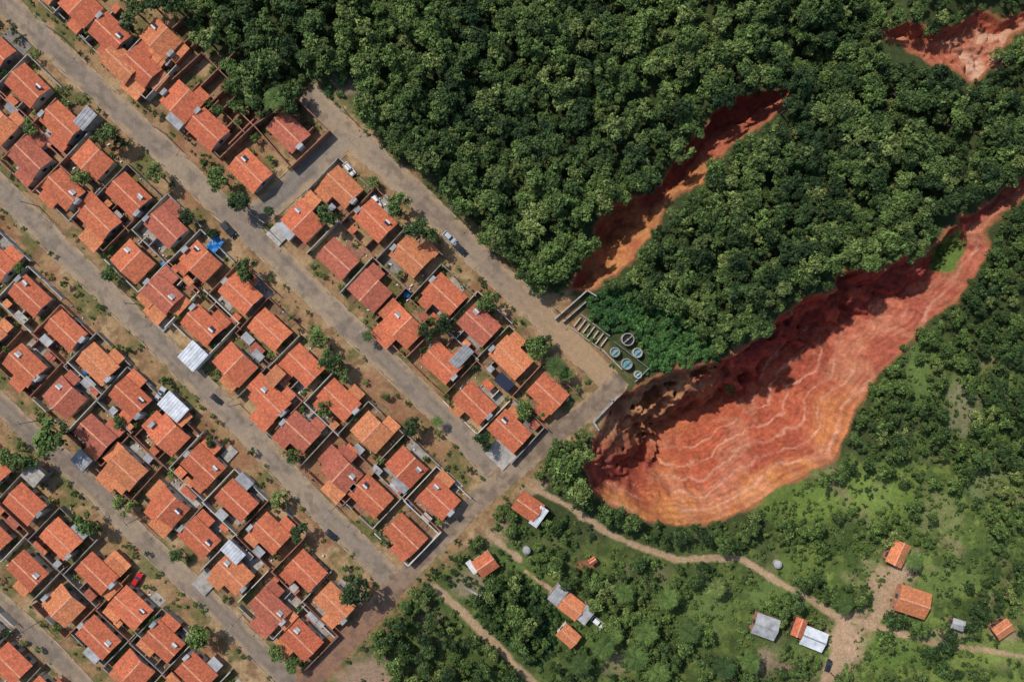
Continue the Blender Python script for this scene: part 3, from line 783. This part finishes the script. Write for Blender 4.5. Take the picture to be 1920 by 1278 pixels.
def palm_mesh(seed):
    r = np.random.default_rng(seed); q = MB(); hgt = 5.5
    q.tube((0,0,-.5),(.15,.1,hgt*.5),.17,.13,MT_BARK,8); q.tube((.15,.1,hgt*.5),(0,0,hgt),.13,.1,MT_BARK,8)
    cols = [1.0]*len(q.v); k = q.mi(ML_S)
    for i in range(15):
        a = 2*math.pi*i/15+r.uniform(-.15, .15); L = r.uniform(1.9, 2.6); ca_, sa_ = math.cos(a), math.sin(a); up = r.uniform(.3, 1.1); br = r.uniform(.7, 1.2)
        for s in range(9):
            t = (s+.8)/9.5; x0 = L*t; z0 = hgt+up*math.sin(t*2.4)-1.1*t*t
            for sg in (-1, 1):
                ll = .62*math.sin(min(t*1.1+.15, 1)*math.pi*.93)+.12
                p0 = (x0, 0, z0); p1 = (x0+.12, sg*.04, z0); p2 = (x0+.3*ll+.2, sg*ll, z0-.25*ll); p3 = (x0+.2*ll+.02, sg*ll*.9, z0-.25*ll)
                o = len(q.v)
                for p in (p0, p1, p2, p3): q.v.append((p[0]*ca_-p[1]*sa_, p[0]*sa_+p[1]*ca_, p[2]))
                q.f.append([o, o+1, o+2, o+3]); q.m.append(k); cols += [br*r.uniform(.8, 1.2)]*4
    me = bpy.data.meshes.new('palm_tree'); me.from_pydata(q.v, [], q.f)
    for m in q.mats: me.materials.append(m)
    me.polygons.foreach_set('material_index', q.m); me.update()
    setcol(me, np.repeat(np.array(cols)[:, None], 3, 1)); return me
def coll(name, meshes):
    c = bpy.data.collections.new(name)
    for m in meshes:
        o = bpy.data.objects.new(m.name, m); c.objects.link(o)
    return c
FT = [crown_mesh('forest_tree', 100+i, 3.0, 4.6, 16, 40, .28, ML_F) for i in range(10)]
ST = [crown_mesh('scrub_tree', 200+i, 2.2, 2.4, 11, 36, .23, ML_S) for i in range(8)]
KT = [crown_mesh('creeper_bush', 300+i, 1.8, .9, 12, 38, .2, ML_K, dome=.35, trunk=False) for i in range(6)]
BT = [crown_mesh('bush', 400+i, 1.1, .5, 7, 26, .16, ML_S, dome=.5, trunk=False) for i in range(6)]
CT = [crown_mesh('crop_plant', 600+i, 1.8, .9, 10, 42, .2, ML_C, dome=.3, trunk=False) for i in range(4)]
PT = [palm_mesh(500+i) for i in range(3)]
CF, CS, CK, CB, CC = coll('forest_tree_kinds', FT), coll('scrub_tree_kinds', ST), coll('creeper_kinds', KT), coll('bush_kinds', BT), coll('crop_kinds', CT)

def scatter(name, pts, scl, zr, cl, n):
    N = len(pts)
    me = bpy.data.meshes.new(name); me.from_pydata([tuple(p) for p in pts], [], [])
    rot = np.zeros((N, 3), np.float32); rot[:, 2] = rng.uniform(0, 6.28, N); rot[:, :2] = rng.normal(0, .08, (N, 2))
    s3 = np.repeat(np.asarray(scl)[:, None], 3, 1).astype(np.float32); s3[:, 2] *= zr*rng.uniform(.85, 1.2, N)
    a = me.attributes.new('rot', 'FLOAT_VECTOR', 'POINT'); a.data.foreach_set('vector', rot.ravel())
    a = me.attributes.new('scl', 'FLOAT_VECTOR', 'POINT'); a.data.foreach_set('vector', s3.ravel())
    a = me.attributes.new('kind', 'INT', 'POINT'); a.data.foreach_set('value', rng.integers(0, n, N).astype(np.int32))
    o = bpy.data.objects.new(name, me); ROOT.objects.link(o)
    ng = bpy.data.node_groups.new(name, 'GeometryNodeTree')
    ng.interface.new_socket('Geometry', in_out='INPUT', socket_type='NodeSocketGeometry')
    ng.interface.new_socket('Geometry', in_out='OUTPUT', socket_type='NodeSocketGeometry')
    gi = ng.nodes.new('NodeGroupInput'); go = ng.nodes.new('NodeGroupOutput')
    ip = ng.nodes.new('GeometryNodeInstanceOnPoints'); ci = ng.nodes.new('GeometryNodeCollectionInfo')
    ci.inputs['Collection'].default_value = cl; ci.inputs['Separate Children'].default_value = True; ci.inputs['Reset Children'].default_value = True
    ip.inputs['Pick Instance'].default_value = True
    def na(nm, ty):
        q = ng.nodes.new('GeometryNodeInputNamedAttribute'); q.data_type = ty; q.inputs['Name'].default_value = nm
        return [s for s in q.outputs if s.enabled and s.name == 'Attribute'][0]
    L = ng.links
    L.new(gi.outputs[0], ip.inputs['Points']); L.new(ci.outputs[0], ip.inputs['Instance'])
    L.new(na('rot', 'FLOAT_VECTOR'), ip.inputs['Rotation']); L.new(na('scl', 'FLOAT_VECTOR'), ip.inputs['Scale'])
    L.new(na('kind', 'INT'), ip.inputs['Instance Index']); L.new(ip.outputs[0], go.inputs[0])
    md = o.modifiers.new('scatter', 'NODES'); md.node_group = ng
    return o
OCC = np.array(occupied)
BR = [(p, w) for p, w in PATHS]+[(p, w) for p, w in ROADS.values()]
CL = np.array([(c[0], c[1], c[2], c[3]) for c in CLEAR], float)
def place(poly, sp, dens, zc, smin, smax, gap=4, road_gap=8, jit=.9, occ=1.0, clear=0.0):
    x0, x1 = min(p[0] for p in poly), max(p[0] for p in poly); y0, y1 = min(p[1] for p in poly), max(p[1] for p in poly)
    gx, gy = np.meshgrid(np.arange(x0, x1, sp), np.arange(y0, y1, sp))
    gx = gx.ravel()+rng.uniform(-.5, .5, gx.size)*sp*jit+0.0; gy = gy.ravel()+rng.uniform(-.5, .5, gy.size)*sp*jit
    s = smin+(smax-smin)*rng.random(gx.size)**1.3
    ok = inside(gx, gy, poly) & (rng.random(gx.size) < dens(gx, gy))
    gx, gy, s = gx[ok], gy[ok], s[ok]
    ok = np.ones(len(gx), bool)
    for gi, (N, So) in enumerate(GUL):
        ok &= ~inside(gx, gy, N+So[1:]) & (pdist(gx, gy, So) > gap+6) & (pdist(gx, gy, N) > gap)
    for p, w in BR: ok &= pdist(gx, gy, p) > w/2+road_gap
    if occ > 0:
        d = np.min(np.hypot(gx[:, None]-OCC[None, :, 0], gy[:, None]-OCC[None, :, 1])/OCC[None, :, 2], 1); ok &= d > occ
    if clear > 0:
        d = np.min(np.hypot((gx[:, None]-CL[None, :, 0])/CL[None, :, 2], (gy[:, None]-CL[None, :, 1])/CL[None, :, 3]), 1); ok &= (d > clear) | (rng.random(len(gx)) < .12)
    gx, gy, s = gx[ok], gy[ok], s[ok]
    k = 1-zc/H
    bx, by = 960+(gx-960)*k, 639+(gy-639)*k
    z = np.maximum(terrain(bx, by)[0], -7)
    P = np.stack([(bx-960)*S, (639-by)*S, z], 1)
    return P, s
one = lambda x, y: np.ones(np.shape(x))
F1 = [(310,-260),(310,-10),(345,45),(375,85),(445,95),(430,150),(420,190),(470,200),(555,195),(560,165),(600,125),(680,130),(680,215),(720,262),(780,310),(850,375),(890,425),(950,490),(1010,548),(1065,515),(1080,495),(1105,470),(1110,420),(1145,385),(1235,345),(1255,310),(1300,255),(1335,200),(1385,170),(1475,160),(1560,60),(1640,-20),(1700,-260)]
F2 = [(1480,170),(1560,60),(1600,-30),(1680,-30),(1665,40),(1655,60),(1690,100),(1740,118),(1790,132),(1820,158),(1860,138),(1900,118),(1878,90),(1925,58),(2080,60),(2080,200),(1920,325),(1870,355),(1810,395),(1755,440),(1735,470),(1690,480),(1640,505),(1565,500),(1560,535),(1500,552),(1470,590),(1430,618),(1385,652),(1340,665),(1300,610),(1230,560),(1150,545),(1140,530),(1195,485),(1225,435),(1265,380),(1325,345),(1340,300),(1385,275),(1435,235)]
KZ = [(1098,560),(1150,535),(1240,550),(1320,600),(1350,670),(1260,684),(1212,704),(1200,640),(1150,620),(1110,590)]
TR = [(1600,-260),(2080,-260),(2080,-10),(1920,18),(1880,35),(1838,12),(1800,38),(1760,50),(1700,35),(1655,50),(1640,-10)]
f1, s1 = place(F1, 18, lambda x, y: np.where(fbm(x, y, 60, 3, 7) > .26, 1, .5), 6.5, .28, 1.08)
f2, s2 = place(F2, 18, one, 6.5, .30, 1.05, 3)
f3, s3_ = place(TR, 22, lambda x, y: .85+0*x, 5, .35, .8)
SM = [(985,905),(1035,830),(1100,800),(1110,850),(1095,900),(1115,935),(1200,980),(1270,992),(1345,985),(1420,960),(1400,1060),(1600,1110),(1600,1450),(620,1450),(700,1190),(770,1120),(900,1000)]
f4, s4 = place(SM, 23, lambda x, y: np.clip(.85*sm(.44, .58, fbm(x, y, 70, 3, 15))+.6*(pdist(x, y, G1N+G1S) < 45), 0, .95), 5, .32, .85, 4, 10, clear=.95)
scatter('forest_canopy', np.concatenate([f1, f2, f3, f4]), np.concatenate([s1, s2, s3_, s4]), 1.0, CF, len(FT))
RS = [(1870,405),(2080,270),(2080,1450),(1600,1450),(1600,1110),(1400,1060),(1430,955),(1500,905),(1575,868),(1605,810),(1612,765),(1650,708),(1700,650),(1750,600),(1800,565),(1845,505),(1862,470)]
def rd(x, y):
    d = sm(.41, .57, fbm(x, y, 65, 4, 17)); up = sm(960, 780, y+.0*x)
    return np.clip(d*.8+up*.65*sm(.25, .45, fbm(x, y, 40, 3, 18)), .05, .95)
g1, t1 = place(RS, 16, rd, 3.2, .3, 1.05, 3, 8, clear=.85)
g2, t2 = place(SM, 17, lambda x, y: .15+.6*sm(.43, .56, fbm(x, y, 50, 3, 19)), 3, .3, .8, 3, 7, clear=.9)
g3, t3 = place(F1, 40, lambda x, y: .6*(pdist(x, y, ROADS['A'][0]) < 100), 4, .5, 1.1)
g4, t4 = place(VILL, 36, lambda x, y: .62+0*x, 2.4, .22, .6, 5, 1, occ=.9)
scatter('scrub_trees', np.concatenate([g1, g2, g3, g4]), np.concatenate([t1, t2, t3, t4]), 1.0, CS, len(ST))
k1, u1 = place(KZ, 11, one, 1.5, .45, 1.15, 2, 2, occ=1.0)
k2, u2 = place([(560,170),(700,200),(800,300),(950,470),(1060,560),(1100,545),(1060,500),(950,440),(800,260),(660,130)], 15, lambda x, y: .6+0*x, 1.5, .35, .9, 3, 4)
scatter('creeper_thicket', np.concatenate([k1, k2]), np.concatenate([u1, u2]), .9, CK, len(KT))
k3, u3 = place([(900,1110),(980,1080),(1060,1150),(1035,1190),(1045,1215),(1010,1255),(890,1165)], 8, one, 1, .3, .5, 3, 2)
scatter('crop_field', k3, u3, .9, CC, len(CT))
b1, v1 = place(RS, 8.5, lambda x, y: .22+.45*sm(.42, .6, fbm(x, y, 30, 3, 27)), 1, .2, .85, 1, 4)
b2, v2 = place(SM, 9.5, lambda x, y: .22+.5*sm(.42, .6, fbm(x, y, 30, 3, 28)), 1, .2, .95, 1, 3)
b3, v3 = place(VILL, 12, lambda x, y: .08+.45*sm(.48, .62, fbm(x, y, 34, 4, 71)), 1, .2, .8, 3, 2, occ=.88)
P4 = np.array([(W(a, b)[0], W(a, b)[1], float(terrain(np.array([a*1.]), np.array([b*1.]))[0][0])) for a, b in [(1790,455),(1800,470),(1812,460),(1795,485),(1780,478),(1806,445),(1822,450),(1788,492),(1405,740),(1398,732)]])
scatter('undergrowth_bushes', np.concatenate([b1, b2, b3, P4]), np.concatenate([v1, v2, v3, np.full(len(P4), 1.1)]), .9, CB, len(BT))

def tree(px, py, rpx, kinds=FT, name='street_tree', base=3.0, z=None):
    zc = 4.0
    me = random.choice(kinds); o = bpy.data.objects.new(name, me); ROOT.objects.link(o)
    s = rpx*S/base; x, y = W(px, py, zc*s*1.1)
    zz = float(terrain(np.array([px*1.]), np.array([py*1.]))[0][0])
    o.location = (x, y, zz); o.rotation_euler = (0, 0, random.uniform(0, 6.28)); o.scale = (s, s, s*.9)
for t in [(292,327,22),(413,338,26),(450,380,24),(742,385,26),(790,435,30),(917,567,24),(205,248,24),(228,268,16),(613,408,22),(598,637,22),(622,668,26),
          (770,797,22),(608,766,17),(98,817,38),(232,946,21),(520,935,18),(670,1105,34),(562,997,20),(1003,652,24),(162,985,24),(800,622,20),(372,1190,26),(520,1222,18),
          (205,512,17),(460,508,24),(155,335,18),(905,827,20),(985,770,20),(330,1035,16),(548,1245,18),(60,240,18),(550,855,16),(395,826,13),(655,885,12),(1020,640,18),(700,342,13),
          (250,18,26),(285,8,24),(240,50,16),(425,35,26),(430,125,20),(470,150,30),(500,120,30),(410,205,14),(385,300,14),(45,865,24),(10,855,20),
          (225,790,14),(35,500,12),(830,610,22),(505,395,12),(640,700,18),(350,405,16),(400,440,14),(1060,880,34),(1045,845,26),(1090,860,24),(1080,915,28)]: tree(*t)
for p in [(1042,688,22),(1060,700,16),(518,188,24),(475,185,18),(1250,1120,24),(1210,1180,24),(1190,1230,26),(1130,1210,24),(1705,1045,20),(1400,1230,22),(1340,1100,20),(1290,1180,24),(1580,1130,20),
          (1170,1110,22),(690,630,12),(820,790,12),(980,765,14),(1230,1255,24),(1350,1240,24),(1150,1190,20),(1090,1240,22)]:
    tree(*p, PT, 'palm_tree', 2.3)
for p in [(1858,868,26),(1735,250,36),(1890,290,34),(1685,1160,24),(1730,1185,24),(1660,1190,20),(1785,1205,26)]:
    tree(*p, ST, 'broadleaf_tree', 2.2)

q = MB(); tank(q, 0, 0, 0, .7); q.obj('water_tank', None, (*W(310, 497), .02))
q = MB(); tank(q, 0, 0, 0, .7); q.obj('water_tank', None, (*W(763, 552), .02))
q = MB(); tank(q, 0, 0, 0, .7); q.obj('water_tank', None, (*W(770, 945), .02))
q = MB()
nn = 8
vs = [((i/nn-.5)*3.4, (j/nn-.5)*2.6, 1.9+.35*math.sin(i*1.1)*math.cos(j*.9)) for j in range(nn+1) for i in range(nn+1)]
q.add(vs, [(j*(nn+1)+i, j*(nn+1)+i+1, (j+1)*(nn+1)+i+1, (j+1)*(nn+1)+i) for j in range(nn) for i in range(nn)], MT_BLUE)
for a in (-1.6, 1.6):
    for b in (-1.2, 1.2): q.cyl(a, b, 0, 1.8, .05, .05, MT_WOOD, 6)
q.obj('tarpaulin_shelter', None, (*W(403, 458, 2), 0), .9, True)

# ---------------------------------------------------------------- light, sky, camera
el = math.radians(50); sd = Vector((.70, -.71, 0)).normalized()     # shadows fall this way
dirv = Vector((sd.x*math.cos(el), sd.y*math.cos(el), -math.sin(el)))
sun = bpy.data.lights.new('sun', 'SUN'); sun.energy = 3.7; sun.angle = math.radians(1.2); sun.color = (1, .95, .88)
so = bpy.data.objects.new('sun', sun); ROOT.objects.link(so); so.rotation_euler = dirv.to_track_quat('-Z', 'Y').to_euler(); so.location = (0, 0, 120)
w = bpy.data.worlds.new('World'); sc.world = w; w.use_nodes = True
nt = w.node_tree; bg = nt.nodes['Background']; sky = nt.nodes.new('ShaderNodeTexSky'); sky.sky_type = 'NISHITA'
sky.sun_disc = False; sky.sun_elevation = el; sky.sun_rotation = math.atan2(-sd.x, -sd.y)
nt.links.new(sky.outputs[0], bg.inputs[0]); bg.inputs[1].default_value = .13
cam = bpy.data.cameras.new('camera'); cam.lens = 26; cam.sensor_width = 36; cam.clip_end = 3000
co = bpy.data.objects.new('camera', cam); ROOT.objects.link(co); co.location = (0, 0, H); co.rotation_euler = (0, 0, 0)
sc.camera = co
sc.view_settings.view_transform = 'Standard'; sc.view_settings.look = 'None'; sc.view_settings.exposure = 0
